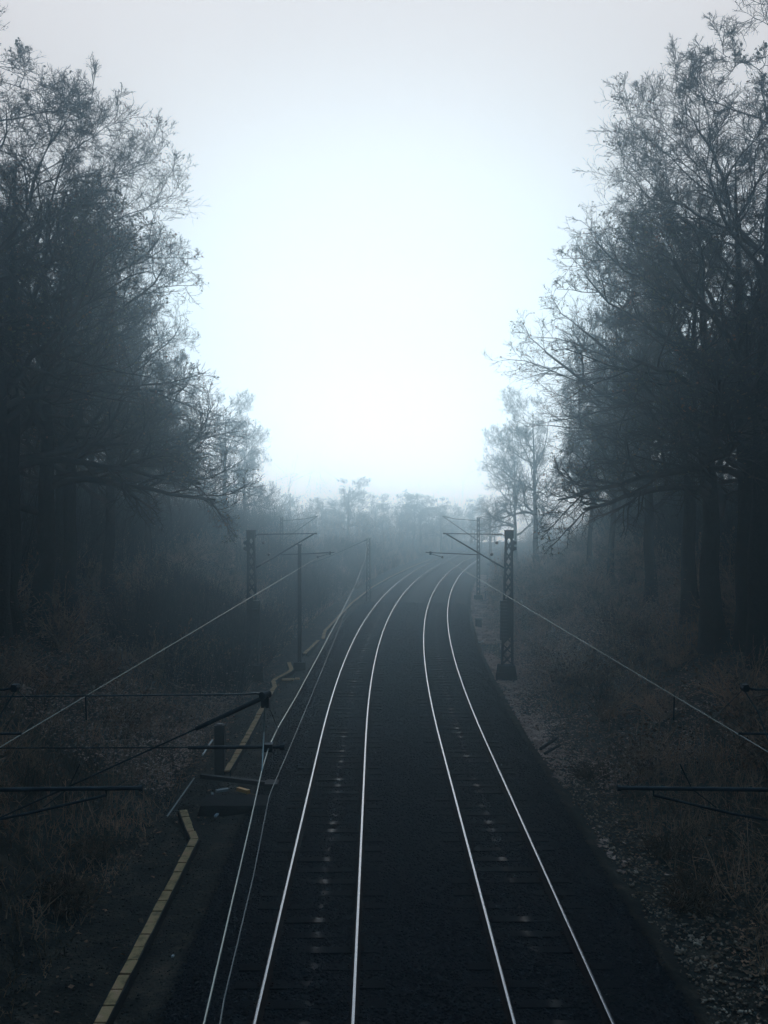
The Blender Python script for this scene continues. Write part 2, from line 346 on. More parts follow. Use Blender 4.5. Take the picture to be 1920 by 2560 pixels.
# ------------------------------------------------------------------ tracks
def rail(t0, parent, ps):
    prof = [(-.075, -.172), (.075, -.172), (.075, -.16), (.018, -.14), (.012, -.05), (.036, -.038), (.036, -.006), (.022, 0), (-.022, 0), (-.036, -.006), (-.036, -.038), (-.012, -.05), (-.018, -.14), (-.075, -.16)]
    k = len(prof); V = []
    x, y, h = path_np(ps)
    pr = np.array(prof); T = t0 + pr[:, 0]
    X = x[:, None] + T * np.cos(h)[:, None]; Y = y[:, None] - T * np.sin(h)[:, None]; Z = np.broadcast_to(pr[:, 1], X.shape)
    V = np.stack([X, Y, Z], -1).reshape(-1, 3)
    i = np.arange(len(ps) - 1)[:, None] * k; j = np.arange(k)[None]; j2 = (j + 1) % k
    Fq = np.stack([i + j, i + j2, i + k + j2, i + k + j], -1).reshape(-1, 4)
    mi = np.tile(np.array([1 if q in (7,) else 0 for q in range(k)]), len(ps) - 1)
    return np_mesh('rail', V, Fq, [M['rust'], M['steel_head']], mi, parent)
def sleeper_mb(mb, s, tc, jit):
    x, y, h = path(s); A = Vector((math.cos(h + jit), -math.sin(h + jit), 0)); B = Vector((math.sin(h + jit), math.cos(h + jit), 0)); Z = Vector((0, 0, 1))
    mb.box((0, 0, 0) if tc is None else st(s, tc, -.235), (2.6, .24, .12), (A, B, Z) if tc is not None else None)
    return A, B, Z
sl = MB(); sl.box((0, 0, 0), (2.6, .235, .125), taper=.97)
for gx in (-.7535, .7535):
    for d in (-1, 1):
        sl.box((gx + d * .105, 0, .071), (.05, .11, .018), m=1); sl.box((gx + d * .12, 0, .09), (.028, .028, .02), m=1)
sleeper_me = bpy.data.meshes.new('sleeper'); sleeper_me.from_pydata(sl.v, [], sl.f); sleeper_me.materials.append(M['sleeper']); sleeper_me.materials.append(M['rust'])
sleeper_me.polygons.foreach_set('material_index', sl.m); sleeper_me.update()
ps = np.concatenate([np.arange(-12, 30, 3.0), np.arange(30, 184, 1.5)])
for tc, lab in ((-1.99, 'left of the two curving tracks, with bright white rails'), (1.99, 'right of the two curving tracks, with pale worn marks down its sleepers')):
    tr = empty('railway_track', st(0, tc, -.3), lab, 'railway track', 'two curving railway tracks')
    rail(tc - .7535, tr, ps); rail(tc + .7535, tr, ps)
    far = MB()
    for k in range(280):
        s = 10.6 + .6 * k
        jit = random.gauss(0, .006)
        if k < 98:
            o = bpy.data.objects.new('sleeper', sleeper_me); C.objects.link(o); o.parent = tr
            p = st(s, tc + random.gauss(0, .012), -.232 + random.gauss(0, .004)); o.location = p - tr.location
            o.rotation_euler = (0, random.gauss(0, .004), -path(s)[2] - jit)
        else: sleeper_mb(far, s, tc, jit)
    o = far.build('sleeper_row', M['sleeper'], tr); tag(o, kind='stuff')

# ------------------------------------------------------------------ cable trough runs
def trough(px, lab, z=-.36, wd=.2):
    P = [on(u, v, z) for u, v in px]
    for p in P: p.z = z
    o = empty('cable_trough', P[0].copy(), lab, 'cable trough', 'concrete cable trough beside the left track')
    ch = MB(); ld = MB()
    for a, b in zip(P[:-1], P[1:]):
        d = b - a; L = d.length; Y = d.normalized(); X = Vector((Y.y, -Y.x, 0)); Z = Vector((0, 0, 1))
        for e in (-1, 1): ch.box((a + b) / 2 + X * e * (wd / 2 + .018) - Z * .07, (.034, L + .02, .2), (X, Y, Z))
        n = max(1, round(L / .5))
        for i in range(n):
            c = a + d * ((i + .5) / n) + X * random.gauss(0, .008)
            yaw = random.gauss(0, .012); X2 = X * math.cos(yaw) + Y * math.sin(yaw); Y2 = Y * math.cos(yaw) - X * math.sin(yaw)
            ld.box(c + Z * random.gauss(0, .007) + X * random.gauss(0, .004), (wd, L / n - random.uniform(.012, .04), .05), (X2, Y2, (Z + X * random.gauss(0, .02)).normalized()), taper=.97)
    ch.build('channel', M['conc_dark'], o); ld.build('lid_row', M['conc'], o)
    return o
NT = on(250, 2560, -.36); ND = (on(486, 2099, -.36) - NT).normalized(); NB = NT - ND * 5
trough([(110, 2830), (250, 2560), (486, 2099), (457, 2027)], 'long straight run of yellowish trough lids with a kink, lower left')
trough([(566, 1929), (615, 1848), (662, 1759), (687, 1716), (683, 1703), (692, 1696), (723, 1680), (729, 1674), (722, 1656)], 'run of trough lids beside the stub post, wriggling at its far end')
trough([(762, 1634), (796, 1601)], 'short detached run of trough lids beside the dark mast')
trough([(808, 1597), (812, 1578), (842, 1547), (880, 1507), (931, 1468), (975, 1443), (1021, 1421), (1049, 1409), (1075, 1399)], 'farthest run of trough lids following the outside of the curve')
mb = MB(); c = on(720, 1699, -.4); mb.box(c, (.55, .3, .07)); mb.box(c + Vector((.42, .1, .02)), (.22, .26, .06))
o = mb.build('trough_lid', M['conc']); tag(o, 'loose broken lid slab lying right of the wriggling trough', 'concrete slab')

# ------------------------------------------------------------------ masts
def lattice(mb, base, top, wb, wt, dep, n, m=0, th=.05):
    """two faces of crossed flats between the uprights; returns nothing"""
    for yo in (-dep / 2, dep / 2):
        for i in range(n):
            a, b = i / n, (i + 1) / n
            def P(f, e):
                c = base.lerp(top, f); w_ = wb + (wt - wb) * f; return c + Vector((e * (w_ / 2 - .04), yo, 0))
            mb.bar(P(a, -1), P(b, 1), th, .012, m); mb.bar(P(a, 1), P(b, -1), th, .012, m)
def upright(mb, base, top, wb, wt, dep, e, fw=.085):
    a = base + Vector((e * wb / 2, 0, 0)); b = top + Vector((e * wt / 2, 0, 0))
    mb.bar(a, b, .016, dep)
    for yo in (-dep / 2, dep / 2): mb.bar(a + Vector((-e * fw / 2, yo, 0)), b + Vector((-e * fw / 2, yo, 0)), fw, .014)
def insul(mb, a, b, r=.075, n=5, m=0):
    a, b = Vector(a), Vector(b); mb.tube([a, b], r * .45, 8, m); d = b - a
    for i in range(n):
        c = a + d * ((i + .5) / n); u = d.normalized() * .018; mb.tube([c - u, c, c + u], [r * .5, r, r * .5], 10, m)

def near_mast(sx, side, lab):
    """sx(u): photo column, mirrored for the left one"""
    D = 43.3
    bz = -.45
    base = at(sx(1267), 1690, D); base.z = bz - .3; top = at(sx(1272.5), 1327, D)
    o = empty('lattice_mast', Vector((base.x, D, bz)), lab, 'overhead line mast', 'steel lattice masts of the overhead line')
    wb, wt, dep = .60, .33, .26
    for e in (-1, 1):
        mb = MB(); upright(mb, base, top, wb, wt, dep, e); mb.build('upright', M['iron'], o)
    mb = MB(); lattice(mb, base, top, wb, wt, dep, 15); mb.build('lacing', M['iron'], o)
    mb = MB(); mb.box(top + Vector((0, 0, -.18)), (.40, .32, .36)); mb.box(top + Vector((0, 0, .02)), (.44, .36, .03)); mb.build('cap_plate', M['iron'], o)
    q = 1 if side > 0 else -1
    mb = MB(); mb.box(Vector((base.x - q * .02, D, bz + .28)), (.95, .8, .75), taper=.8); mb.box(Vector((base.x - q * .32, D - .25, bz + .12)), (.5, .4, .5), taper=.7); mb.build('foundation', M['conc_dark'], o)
    # tension weights hanging on the track side, clamped bands on the outside
    mb = MB()
    a = at(sx(1259), 1501, D - .25); b = at(sx(1259), 1600, D - .25)
    for i in range(12):
        c = a.lerp(b, (i + .5) / 12); mb.box(c, (.32, .30, abs(a.z - b.z) / 12 - .012))
    mb.tube([a + Vector((0, 0, 1.1)), b], .014, 6); mb.build('counterweight', M['iron'], o)
    mb = MB(); c = at(sx(1275), 1540, D + .02); mb.box(c, (.30, .24, 2.0)); mb.build('cover_plate', M['iron'], o)
    mb = MB()
    for v in (1357, 1371): c = at(sx(1285), v, D); mb.box(c, (.2, .3, .13)); mb.tube([c + Vector((0, -.2, 0)), c + Vector((0, .2, 0))], .09, 8)
    c = at(sx(1282), 1364, D); mb.box(c, (.1, .2, .5)); mb.build('clamp', M['iron'], o)
    # cantilever: top tie, strut, registration arm
    mb = MB(); a = at(sx(1264), 1342, D); b = at(sx(1256), 1336, D); c = at(sx(1114), 1334, D); mb.tube([a, b, c], .02, 8); mb.tube([c, c + (c - b).normalized() * .12], .035, 8)
    tt_ = mb.build('tie_rod', M['iron'], o)
    mb = MB(); insul(mb, at(sx(1256), 1336, D), at(sx(1230), 1336, D), .06, 7); i_ = mb.build('insulator', M['ceramic'], tt_); i_.location = (0, 0, 0)
    mb = MB(); a = at(sx(1262), 1421, D); b = at(sx(1116), 1335, D); mb.tube([a, b], .035, 8); st_ = mb.build('strut', M['iron'], o)
    mb = MB(); p1 = a.lerp(b, .10); p2 = a.lerp(b, .25); insul(mb, p1, p2, .085, 7); i_ = mb.build('insulator', M['ceramic'], st_); i_.location = (0, 0, 0)
    mb = MB(); j = at(sx(1198), 1387, D); e1 = at(sx(1064), 1381, D); mb.tube([j, e1], .022, 8)
    k1 = at(sx(1076), 1384, D); mb.tube([k1 + Vector((0, 0, .1)), k1, k1 + Vector((0, 0, -.06))], .05, 8)
    k2 = at(sx(1106), 1393, D); mb.tube([k1, k2], .016, 6); mb.box(k2, (.08, .1, .1)); mb.build('registration_arm', M['iron'], o)
    # two suspended insulators on thin hangers
    for (u, v, v0) in ((1242, 1357, 1336), (1229, 1386, 1337)):
        c = at(sx(u), v, D); h0 = at(sx(u), v0, D); mb = MB(); mb.tube([h0, c], .006, 5)
        n = 8; mb.tube([c + Vector((0, -.14, 0)), c + Vector((0, -.06, 0)), c + Vector((0, .06, 0)), c + Vector((0, .14, 0))], [.03, .075, .075, .03], 12)
        mb.build('insulator', M['ceramic'], o)
    return o
near_mast(lambda u: u, 1, 'dark lattice mast with weights at the foot of the right bank')
near_mast(lambda u: 1900 - u, -1, 'dark lattice mast with weights in brush on the left')

def far_mast(u, vtop, D, wpx, vbase, lab, arms, name='lattice_mast', m='iron', foot=True, n=16):
    top = at(u, vtop, D); base = Vector((top.x, D, gz(top.x, D) - .2)) if vbase is None else Vector((top.x, D, at(u, vbase, D).z))
    wt = wpx / F * D
    o = empty(name, base + Vector((0, 0, .2)), lab, 'overhead line mast', 'steel lattice masts of the overhead line')
    for e in (-1, 1):
        mb = MB(); upright(mb, base, top, wt * 1.3, wt, .24, e, .07); mb.build('upright', M[m], o)
    mb = MB(); lattice(mb, base, top, wt * 1.3, wt, .24, n, th=.04); mb.box(top, (wt + .06, .3, .05)); mb.build('lacing', M[m], o)
    if foot:
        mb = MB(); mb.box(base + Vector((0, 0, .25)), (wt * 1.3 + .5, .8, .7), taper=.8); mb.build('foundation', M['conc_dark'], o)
    for kind, pts, r in arms:
        mb = MB(); P = [at(a, b, D) for a, b in pts]; mb.tube(P, r, 8)
        if kind != 'registration_arm' and len(P) > 1: insul(mb, P[0].lerp(P[1], .05), P[0].lerp(P[1], .2), r * 2, 4)
        mb.build(kind, M[m], o)
    return o
mir = lambda pts: [(1900 - a, b) for a, b in pts]
f_t, f_s = [(1194, 1302), (1135, 1297), (1106, 1290)], [(1192, 1350), (1106, 1290)]
for q, tf, w1, w2 in ((1, lambda p: p, 'slim pale mast in the mist right of the tracks', 'faintest mast in the mist, right of the slim one'),
                      (-1, mir, 'slim pale mast in the mist beside the dark left mast', 'faintest mast in the mist, between dark left mast and slim one')):
    u1 = tf([(1196, 0)])[0][0]; u2 = tf([(1225, 0)])[0][0]
    far_mast(u1, 1294, 78, 7, None if q > 0 else None, w1, [('tie_rod', tf(f_t), .03), ('strut', tf(f_s), .035)])
    far_mast(u2, 1290, 118, 4, None, w2, [('tie_rod', tf([(1225, 1292), (1212, 1292), (1195, 1290)]), .03), ('strut', tf([(1223, 1328), (1198, 1308)]), .035)])
far_mast(921, 1347, 72, 9, None, 'lattice mast rising behind the trough where the track curves', [('strut', [(918, 1349), (880, 1366), (818, 1394), (780, 1408)], .035), ('registration_arm', [(818, 1383), (709, 1387)], .028)])
far_mast(749, 1362, 46, 7, None, 'dark mast standing on a concrete foot in the thicket', [], n=12)

# masts just outside the frame that carry the near cantilevers
def side_mast(x, D, lab, build):
    base = Vector((x, D, gz(x, D) - .3)); top = Vector((x, D, 7.6))
    o = empty('lattice_mast', base + Vector((0, 0, .3)), lab, 'overhead line mast', 'steel lattice masts of the overhead line')
    for e in (-1, 1):
        mb = MB(); upright(mb, base, top, .5, .3, .26, e); mb.build('upright', M['iron'], o)
    mb = MB(); lattice(mb, base, top, .5, .3, .26, 15); mb.build('lacing', M['iron'], o)
    build(o, x, D); return o
def cant_left(o, x, D):
    tip = at(663, 1742, D)
    mb = MB(); mb.tube([at(663, 1738, D), at(640, 1733, D), at(610, 1736, D), Vector((x + .15, D, at(0, 1742, D).z))], [.014, .012, .01, .008], 6); mb.build('tie_rod', M['wire_dark'], o)
    a = Vector((x + .15, D, at(0, 2069, D).z)); mb = MB(); mb.tube([a, at(490, 1822, D)], .009, 10); mb.tube([at(490, 1822, D), tip], .024, 12)
    mb.tube([tip + Vector((-.03, -.05, .02)), tip + Vector((.03, .05, .02))], .042, 12); mb.box(tip + Vector((0, 0, -.05)), (.08, .07, .12)); mb.build('strut', M['cant'], o)
    mb = MB(); mb.tube([Vector((x + .15, D, at(0, 1870, D).z)), at(470, 1869, D)], .007, 10); mb.tube([at(470, 1869, D), at(709, 1867, D)], .018, 10); c = at(672, 1868, D); mb.box(c, (.09, .1, .08)); mb.tube([at(700, 1867, D), at(712, 1867, D)], .036, 8)
    mb.build('registration_arm', M['cant'], o)
def cant_edge(q):
    tf = (lambda u: u) if q > 0 else (lambda u: 1900 - u)
    def f(o, x, D):
        e = x - q * .15
        n_ = at(tf(1862), 1719, D); mb = MB(); mb.tube([n_, at(tf(1890), 1724, D), Vector((e, D, at(0, 1722, D).z))], .011, 8); mb.box(n_, (.05, .06, .06)); mb.tube([n_ + Vector((0, -.04, 0)), n_ + Vector((0, .04, 0))], .032, 10); mb.build('tie_rod', M['cant'], o)
        mb = MB(); mb.tube([at(tf(1846), 1834, D), Vector((e, D, at(0, 1836, D).z))], .012, 8); mb.build('registration_arm', M['cant'], o)
        mb = MB(); mb.tube([at(tf(1544), 1970, D), Vector((e, D, at(0, 1976, D).z))], .019, 10); mb.tube([at(tf(1543), 1970, D), at(tf(1552), 1970, D)], .027, 10); mb.build('support_tube', M['cant'], o)
        mb = MB(); mb.tube([at(tf(1634), 1972, D), at(tf(1634), 1988, D), at(tf(1830), 2034, D), Vector((e, D, at(0, 2075, D).z))], .012, 8); mb.build('strut', M['cant'], o)
        s_ = at(tf(1700), 1910, D)
        mb = MB(); mb.tube([s_, at(tf(1730), 1972, D + .01), at(tf(1790), 2018, D)], .006, 5); mb.build('stay_wire', M['wire_dark'], o)
    return f
side_mast(-4.45, 9.7, 'mast just beyond the left edge holding the long sloping strut', cant_left)
side_mast(-4.1, 8.2, 'mast just beyond the left edge holding the lowest tube', cant_edge(-1))
side_mast(4.1, 8.2, 'mast just beyond the right edge holding the dark tube', cant_edge(1))

# ------------------------------------------------------------------ overhead wires
def wire(pts, lab, r=.009, m='wire', name='contact_wire'):
    mb = MB(); mb.tube(pts, r, 6); o = mb.build(name, M[m]); tag(o, lab, 'overhead wire', 'overhead line wires'); return o
def along(t, z, s0, s1, k=14): return [st(s0 + (s1 - s0) * i / k, t, z) for i in range(k + 1)]
wa = [at(480, 2700, 4.15), at(510, 2560, 4.75), at(593, 2200, 6.7), at(622, 2074, 7.6), at(654, 1929, 9.0), at(672, 1868, 9.7), at(694, 1821, 11.), at(741, 1741, 13.2), at(817, 1600, 19.), at(861, 1517, 26.), at(889, 1461, 36), at(913, 1397, 55), at(920, 1350, 72)]
wire(wa + along(-2.0, 5.3, 80, 165), 'bright wire over the left track passing through the stitched fitting', .0075)
wb_ = [at(535, 2650, 4.4), at(560, 2500, 5.1), at(633, 2193, 6.9), at(672, 1994, 8.6), at(680, 1972, 9.0), at(725, 1868, 11.), at(795, 1700, 15.), at(837, 1597, 20.), at(861, 1536, 25.), at(876, 1500, 30)]
wire(wb_, 'thin dull wire just right of the bright wire over the left track', .006, 'wire_dark')
tip = at(663, 1742, 9.7)
for pts, nm in (([tip, at(660, 1830, 9.6), at(655, 1929, 9.0)], 'taut'), ([tip, at(694, 1821, 11.)], 'thin')):
    wire(pts, {'taut': 'pale vertical stitch wire hanging from the sloping strut tip', 'thin': 'thin dark stitch wire slanting right from the strut tip'}[nm], .008 if nm == 'taut' else .004, 'wire' if nm == 'taut' else 'wire_dark', 'stitch_wire')
for q, word in ((1, 'right'), (-1, 'left')):
    tf = (lambda u: u) if q > 0 else (lambda u: 1900 - u)
    pts = [at(tf(1990), 1922, 7.3), at(tf(1920), 1880, 8.0), at(tf(1280), 1497.6, 20.), at(tf(1106), 1394, 43.3)]
    if q > 0: pts += along(2.0, 5.3, 60, 170)
    wire(pts, 'pale wire running diagonally down to the %s edge' % word, .0055)
    n_ = at(tf(1862), 1719, 8.2)
    wire([n_, at(tf(1783), 1798, 9.35)], 'thin stitch wire slanting down to the diagonal wire, %s edge' % word, .004, 'wire_dark', 'stitch_wire')
    wire([n_ + Vector((0, 0, -.03)), at(tf(1895), 1780, 8.1), at(tf(1935), 1890, 7.85)], 'steep stitch wire at the %s edge below the cantilever node' % word, .006, 'wire_dark', 'stitch_wire')
    wire([at(tf(1686), 1736, 11.0), at(tf(1684), 1800, 11.0)], 'short dropper under the diagonal wire on the %s' % word, .010, 'wire_dark', 'dropper')

# ------------------------------------------------------------------ small trackside things on the left
p = on(550, 1937, -.5); mb = MB(); mb.box(p + Vector((0, 0, .75)), (.30, .26, 1.6)); o = empty('stub_post', p.copy(), 'short dark post with a pale cap left of the trough', 'post')
mb.build('post', M['iron'], o); mb = MB(); mb.box(p + Vector((0, 0, 1.57)), (.17, .2, .03)); mb.build('cap', M['iron_light'], o)
mb = MB(); a, b = on(503, 1940, -.2), on(690, 1962, -.2); mb.bar(a, b, .12, .14); o = mb.build('beam', M['iron']); tag(o, 'long dark beam lying across beside the stub post', 'beam')
a = on(690, 1990, -.55); mb = MB(); mb.box(a + Vector((-.12, 0, .2)), (.42, .5, .42), taper=.9); o = mb.build('junction_box', M['iron']); tag(o, 'squat dark box at the right end of the long beam', 'junction box')
a = on(590, 2035, -.55); mb = MB(); mb.box(a + Vector((0, .2, .15)), (2.0, 1.0, .32), taper=.92); o = mb.build('plinth', M['conc_dark']); tag(o, 'low dark plinth under the grey plate and orange block', 'plinth')
def slab(u0, v0, u1, v1, z, wd, th, m, nm, lab, cat):
    a, b = on(u0, v0, z), on(u1, v1, z); mb = MB(); d = b - a; X = d.normalized(); Y = Vector((-X.y, X.x, 0)); mb.box((a + b) / 2, (d.length, wd, th), (X, Y, Vector((0, 0, 1))), taper=.95)
    o = mb.build(nm, M[m]); tag(o, lab, cat); return o
slab(540, 1978, 571, 1973, -.2, .14, .06, 'pale_wood', 'plate', 'grey plate lying left of the orange block', 'plate')
slab(594, 1972, 622, 1980, -.2, .12, .1, 'orange', 'orange_block', 'bright orange block beside the bright wire', 'block')
slab(618, 1985, 640, 1992, -.3, .2, .05, 'fern', 'board', 'dull reddish board right under the orange block', 'board')
slab(528, 1985, 533, 1985, -.25, .06, .06, 'white', 'pebble', 'tiny white stone left of the grey plate', 'stone')
slab(538, 2041, 545, 2034, -.45, .07, .05, 'white', 'paper_scrap', 'white scrap on the dark soil below the orange block', 'litter')
slab(430, 2392, 434, 2388, -.45, .04, .03, 'white', 'paper_scrap', 'tiny white scrap between trough and left track', 'litter')
def stick(u0, v0, u1, v1, D0, D1, r, m, lab):
    mb = MB(); mb.tube([at(u0, v0, D0), at(u1, v1, D1)], r, 8); o = mb.build('pole', M[m]); tag(o, lab, 'pole'); return o
stick(485, 1946, 417, 2042, 27, 23.8, .022, 'pale_wood', 'long pale slanting pole above the trough kink')
stick(531, 1850, 521, 1864, 30, 29, .028, 'white', 'upper of two short white sticks left of the stub post')
stick(518, 1869, 506, 1888, 29, 28, .028, 'white', 'lower of two short white sticks left of the stub post')
for i, (u, v, h_) in enumerate(((1218, 1452, .7), (1213, 1498, .75))):
    p = on(u, v, -.5); mb = MB(); mb.tube([p, p + Vector((0, 0, h_ * .8)), p + Vector((0, 0, h_))], [.05, .05, .03], 8); o = mb.build('marker_post', M['iron']); tag(o, ('farther', 'nearer')[i] + ' of two small dark posts left of the right mast', 'post', 'marker posts')
p = on(1197, 1570, -.5); mb = MB(); mb.box(p + Vector((0, .2, .28)), (.42, .4, .55), taper=.85); mb.box(p + Vector((0, .2, .57)), (.46, .44, .04)); o = mb.build('junction_box', M['iron']); tag(o, 'small dark box at the ballast edge on the right', 'junction box')
slab(1197, 1606, 1207, 1603, -.45, .14, .06, 'white', 'paper_scrap', 'white scrap at the ballast edge left of the right mast', 'litter')
p = on(948, 1410, -.4); o = empty('marker_board', p.copy(), 'white board on a post in the misty bushes by the curve', 'sign'); mb = MB(); mb.tube([p, p + Vector((0, 0, 1.3))], .04, 6); mb.build('post', M['iron'], o)
mb = MB(); mb.box(p + Vector((0, -.06, 1.1)), (.55, .04, .6)); mb.build('board', M['white'], o)
stick(1352, 1872, 1390, 1846, 28.5, 30.0, .05, 'bark', 'upper broken branch at the foot of the right bank')
stick(1362, 1884, 1400, 1862, 28, 29.2, .04, 'bark', 'lower broken branch at the foot of the right bank')

# ------------------------------------------------------------------ trees
def unit(a): return a / (np.linalg.norm(a, axis=-1, keepdims=True) + 1e-9)
def children(P, Rr, nch, t0, ratio, ang, npts, wob, rr, up, bias=None, rmin=.004):
    N, n, _ = P.shape; L = np.linalg.norm(np.diff(P, axis=1), axis=2).sum(1)
    idx = np.repeat(np.arange(N), nch); K = len(idx)
    f = t0 + (1 - t0) * ((np.tile(np.arange(nch), N) + rng.random(K)) / nch)
    g = f * (n - 1); i = np.minimum(g.astype(int), n - 2); w_ = (g - i)[:, None]
    p0 = P[idx, i] * (1 - w_) + P[idx, i + 1] * w_; r0 = Rr[idx, i] * (1 - w_[:, 0]) + Rr[idx, i + 1] * w_[:, 0]
    T = unit(P[idx, i + 1] - P[idx, i]); rv = rng.normal(size=(K, 3)); per = unit(np.cross(T, rv))
    A = np.radians(rng.normal(ang, 11, K))[:, None]; d = unit(T * np.cos(A) + per * np.sin(A) + np.array([0, 0, up]) + (0 if bias is None else bias))
    ln = L[idx] * ratio * (1.15 - .6 * f) * rng.uniform(.65, 1.3, K); step = (ln / (npts - 1))[:, None]
    Q = [p0]
    for k in range(npts - 1):
        d = unit(d + rng.normal(0, wob, (K, 3)) + np.array([0, 0, up * .35])); Q.append(Q[-1] + d * step)
    Q = np.stack(Q, 1); taper = np.linspace(1, .35, npts)[None]
    return Q, np.maximum(np.minimum(r0[:, None] * rr, r0[:, None] * .9), rmin) * taper
def make_tree(seed, H=20.0, r0=.42, first=.22, bias=.35, lean=0.0, spread=.40, nl=16, dens=(7, 6, 6, 4), shape='oak', leafy=8000, tw=.008):
    global rng
    keep = rng; rng = np.random.default_rng(seed); n = 12
    z = np.linspace(0, 1, n); wig = np.cumsum(rng.normal(0, .012 * H, (n, 2)), 0) * .45; wig -= wig[0]
    P = np.stack([wig[:, 0] + lean * H * z ** 1.5, wig[:, 1], z * H * .93], -1)[None]; rad = (r0 * (1 - z * .965) + r0 * .5 * np.exp(-z * 22))[None]
    trunk = tubes_np(P, rad, 12)
    b = np.array([bias, 0, 0])
    P1, R1 = children(P, rad, nl, first, spread, 62, 9, .17, .55, .10, b)
    P2, R2 = children(P1, R1, dens[0], .2, .52, 46, 6, .20, .62, .10, b * .25, .012)
    P3, R3 = children(P2, R2, dens[1], .15, .55, 42, 5, .22, .62, .10, None, .009)
    P4, R4 = children(P3, R3, dens[2], .1, .58, 40, 4, .22, .65, .09, None, tw)
    P5, R5 = children(P4, R4, dens[3], .1, .60, 38, 3, .2, .7, .08, None, tw * .8)
    V, Fq = join_np([tubes_np(P1, R1, 8), tubes_np(P2, R2, 5), tubes_np(P3, R3, 4), tubes_np(P4, R4, 3), tubes_np(P5, R5, 3)])
    nf = len(Fq); k = rng.integers(0, len(P5), leafy); c = P5[k, rng.integers(0, 3, leafy)]
    cl = noise2(c[:, 0] * 3, c[:, 2] * 3 + c[:, 1], seed) > -.1; c = c[cl]; m_ = len(c)
    q = rng.normal(0, 1, (m_, 4, 3)); q = unit(q) * rng.uniform(.03, .06, (m_, 1, 1)); q[:, 2] = -q[:, 0] * .8; q[:, 3] = -q[:, 1] * .8
    LV = (c[:, None] + q).reshape(-1, 3); LF = np.arange(m_ * 4).reshape(-1, 4) + len(V)
    me_t = np_mesh('trunk', trunk[0], trunk[1], M['bark'], link=False, smooth=True)
    me_c = np_mesh('crown', np.concatenate([V, LV]), np.concatenate([Fq, LF]), [M['twig'], M['leaf']], np.r_[np.zeros(nf, int), np.ones(len(LF), int)], link=False)
    rng = keep; return me_t, me_c
VAR = {'tall': make_tree(1, r0=.34, first=.28, bias=.10, spread=.32, nl=22, dens=(8, 7, 7, 4), tw=.007), 'oak': make_tree(2, r0=.42, first=.28, bias=.22, spread=.38, nl=20, dens=(8, 7, 7, 4), tw=.007),
       'wide': make_tree(3, r0=.40, first=.25, bias=.28, spread=.38, nl=22, dens=(8, 7, 7, 4), tw=.007, leafy=14000), 'back': make_tree(4, r0=.30, first=.35, bias=.0, spread=.30, nl=15, leafy=3000, dens=(6, 5, 5, 4))}
def tree(kind, x, y, h, rz, lab, group=None, sw=1.0, name='bare_tree'):
    mt, mc = VAR[kind]; o = empty(name, (x, y, gz(x, y) - .15), lab, 'tree', group)
    o.rotation_euler = (0, 0, rz); k = h / 19.5; o.scale = (k * sw, k * sw, k)
    for nm, me in (('trunk', mt), ('crown', mc)):
        c = bpy.data.objects.new(nm, me); C.objects.link(c); c.parent = o
    return o
# front rows, mirrored left and right in the photograph: (column, depth, top row, kind, label)
FRONT = [(-12, 31, 40, 'tall', 'tallest tree, its trunk cut by the %s edge of the view'),
         (20, 33, 300, 'oak', 'dark trunk between the cut-off tree and the thick trunk, %s edge'),
         (112, 35, 430, 'oak', 'thick dark trunk nearest the %s edge, with arching limbs'),
         (170, 40, 470, 'tall', 'second dark trunk from the %s edge, crown reaching to the sky'),
         (272, 47, 600, 'oak', 'straight trunk behind the two thick ones, %s bank'),
         (372, 57, 830, 'wide', 'tree with low sweeping leafy boughs on the %s bank'),
         (425, 68, 930, 'wide', 'misty tree leaning over the %s bank'),
         (610, 100, 1075, 'oak', 'faintest spreading tree nearest the %s side of the gap'),
         (558, 84, 985, 'oak', 'pale isolated tree in the fog at the end of the %s row')]
for q, word in ((-1, 'left'), (1, 'right')):
    for i, (u, D, vt, kd, lab) in enumerate(FRONT):
        uu = u if q < 0 else 1900 - u
        p = at(uu, 1249, D); top = at(uu, vt, D).z
        s_, t_ = inv_st(p.x, D)
        h = (top - gz(p.x, D)) * (.99 if D < 36 else .97)
        tree(kd, p.x, D, h, (0 if q < 0 else math.pi) + random.uniform(-.35, .35), lab % word, 'bare trees in the front row on the banks', (1.12 if D < 45 else .8 if D < 50 else .7 if D < 70 else .85))
cnt = 0
for q, word in ((-1, 'left'), (1, 'right')):
    for row, tt0 in enumerate((18.5, 23.5, 30, 38, 50)):
        s = 6 + row * 2.5 + (0 if q < 0 else 3)
        while s < (150 if q > 0 else 112):
            t_ = q * (tt0 + random.uniform(-2, 2)); p = st(s, t_)
            h = random.uniform(15, 20) * (1 if s < 60 else .92)
            if abs(p.x) / max(p.y, 1) < .75 and (abs(p.x) - 4.2) / p.y * F > 460 and p.y < (80 if row else 100):
                tree(random.choice(['back', 'back', 'tall', 'oak']), p.x, p.y, h, random.uniform(0, 6.28), 'bare tree in the dark wood behind the front row, %s side' % word, 'bare trees in the wood on the %s' % word); cnt += 1
            s += random.uniform(6, 9.5) * (1 + row * .12)
# young trees beyond the curve, fading into the fog
for i in range(30):
    u = 640 + 600 * (i + random.random()) / 30; D = random.uniform(140, 178); p = at(u, 1249, D)
    tree(('back', 'wide', 'oak')[i % 3], p.x, D, random.uniform(4.5, 9.0) + (1.8 if 840 < u < 900 or 1000 < u < 1080 else 0) - max(0, gz(p.x, D)) * .5, random.uniform(0, 6.28), 'young tree fading into the fog beyond the curve', 'young trees beyond the curve', 1.3, 'young_tree')
print('background trees', cnt)
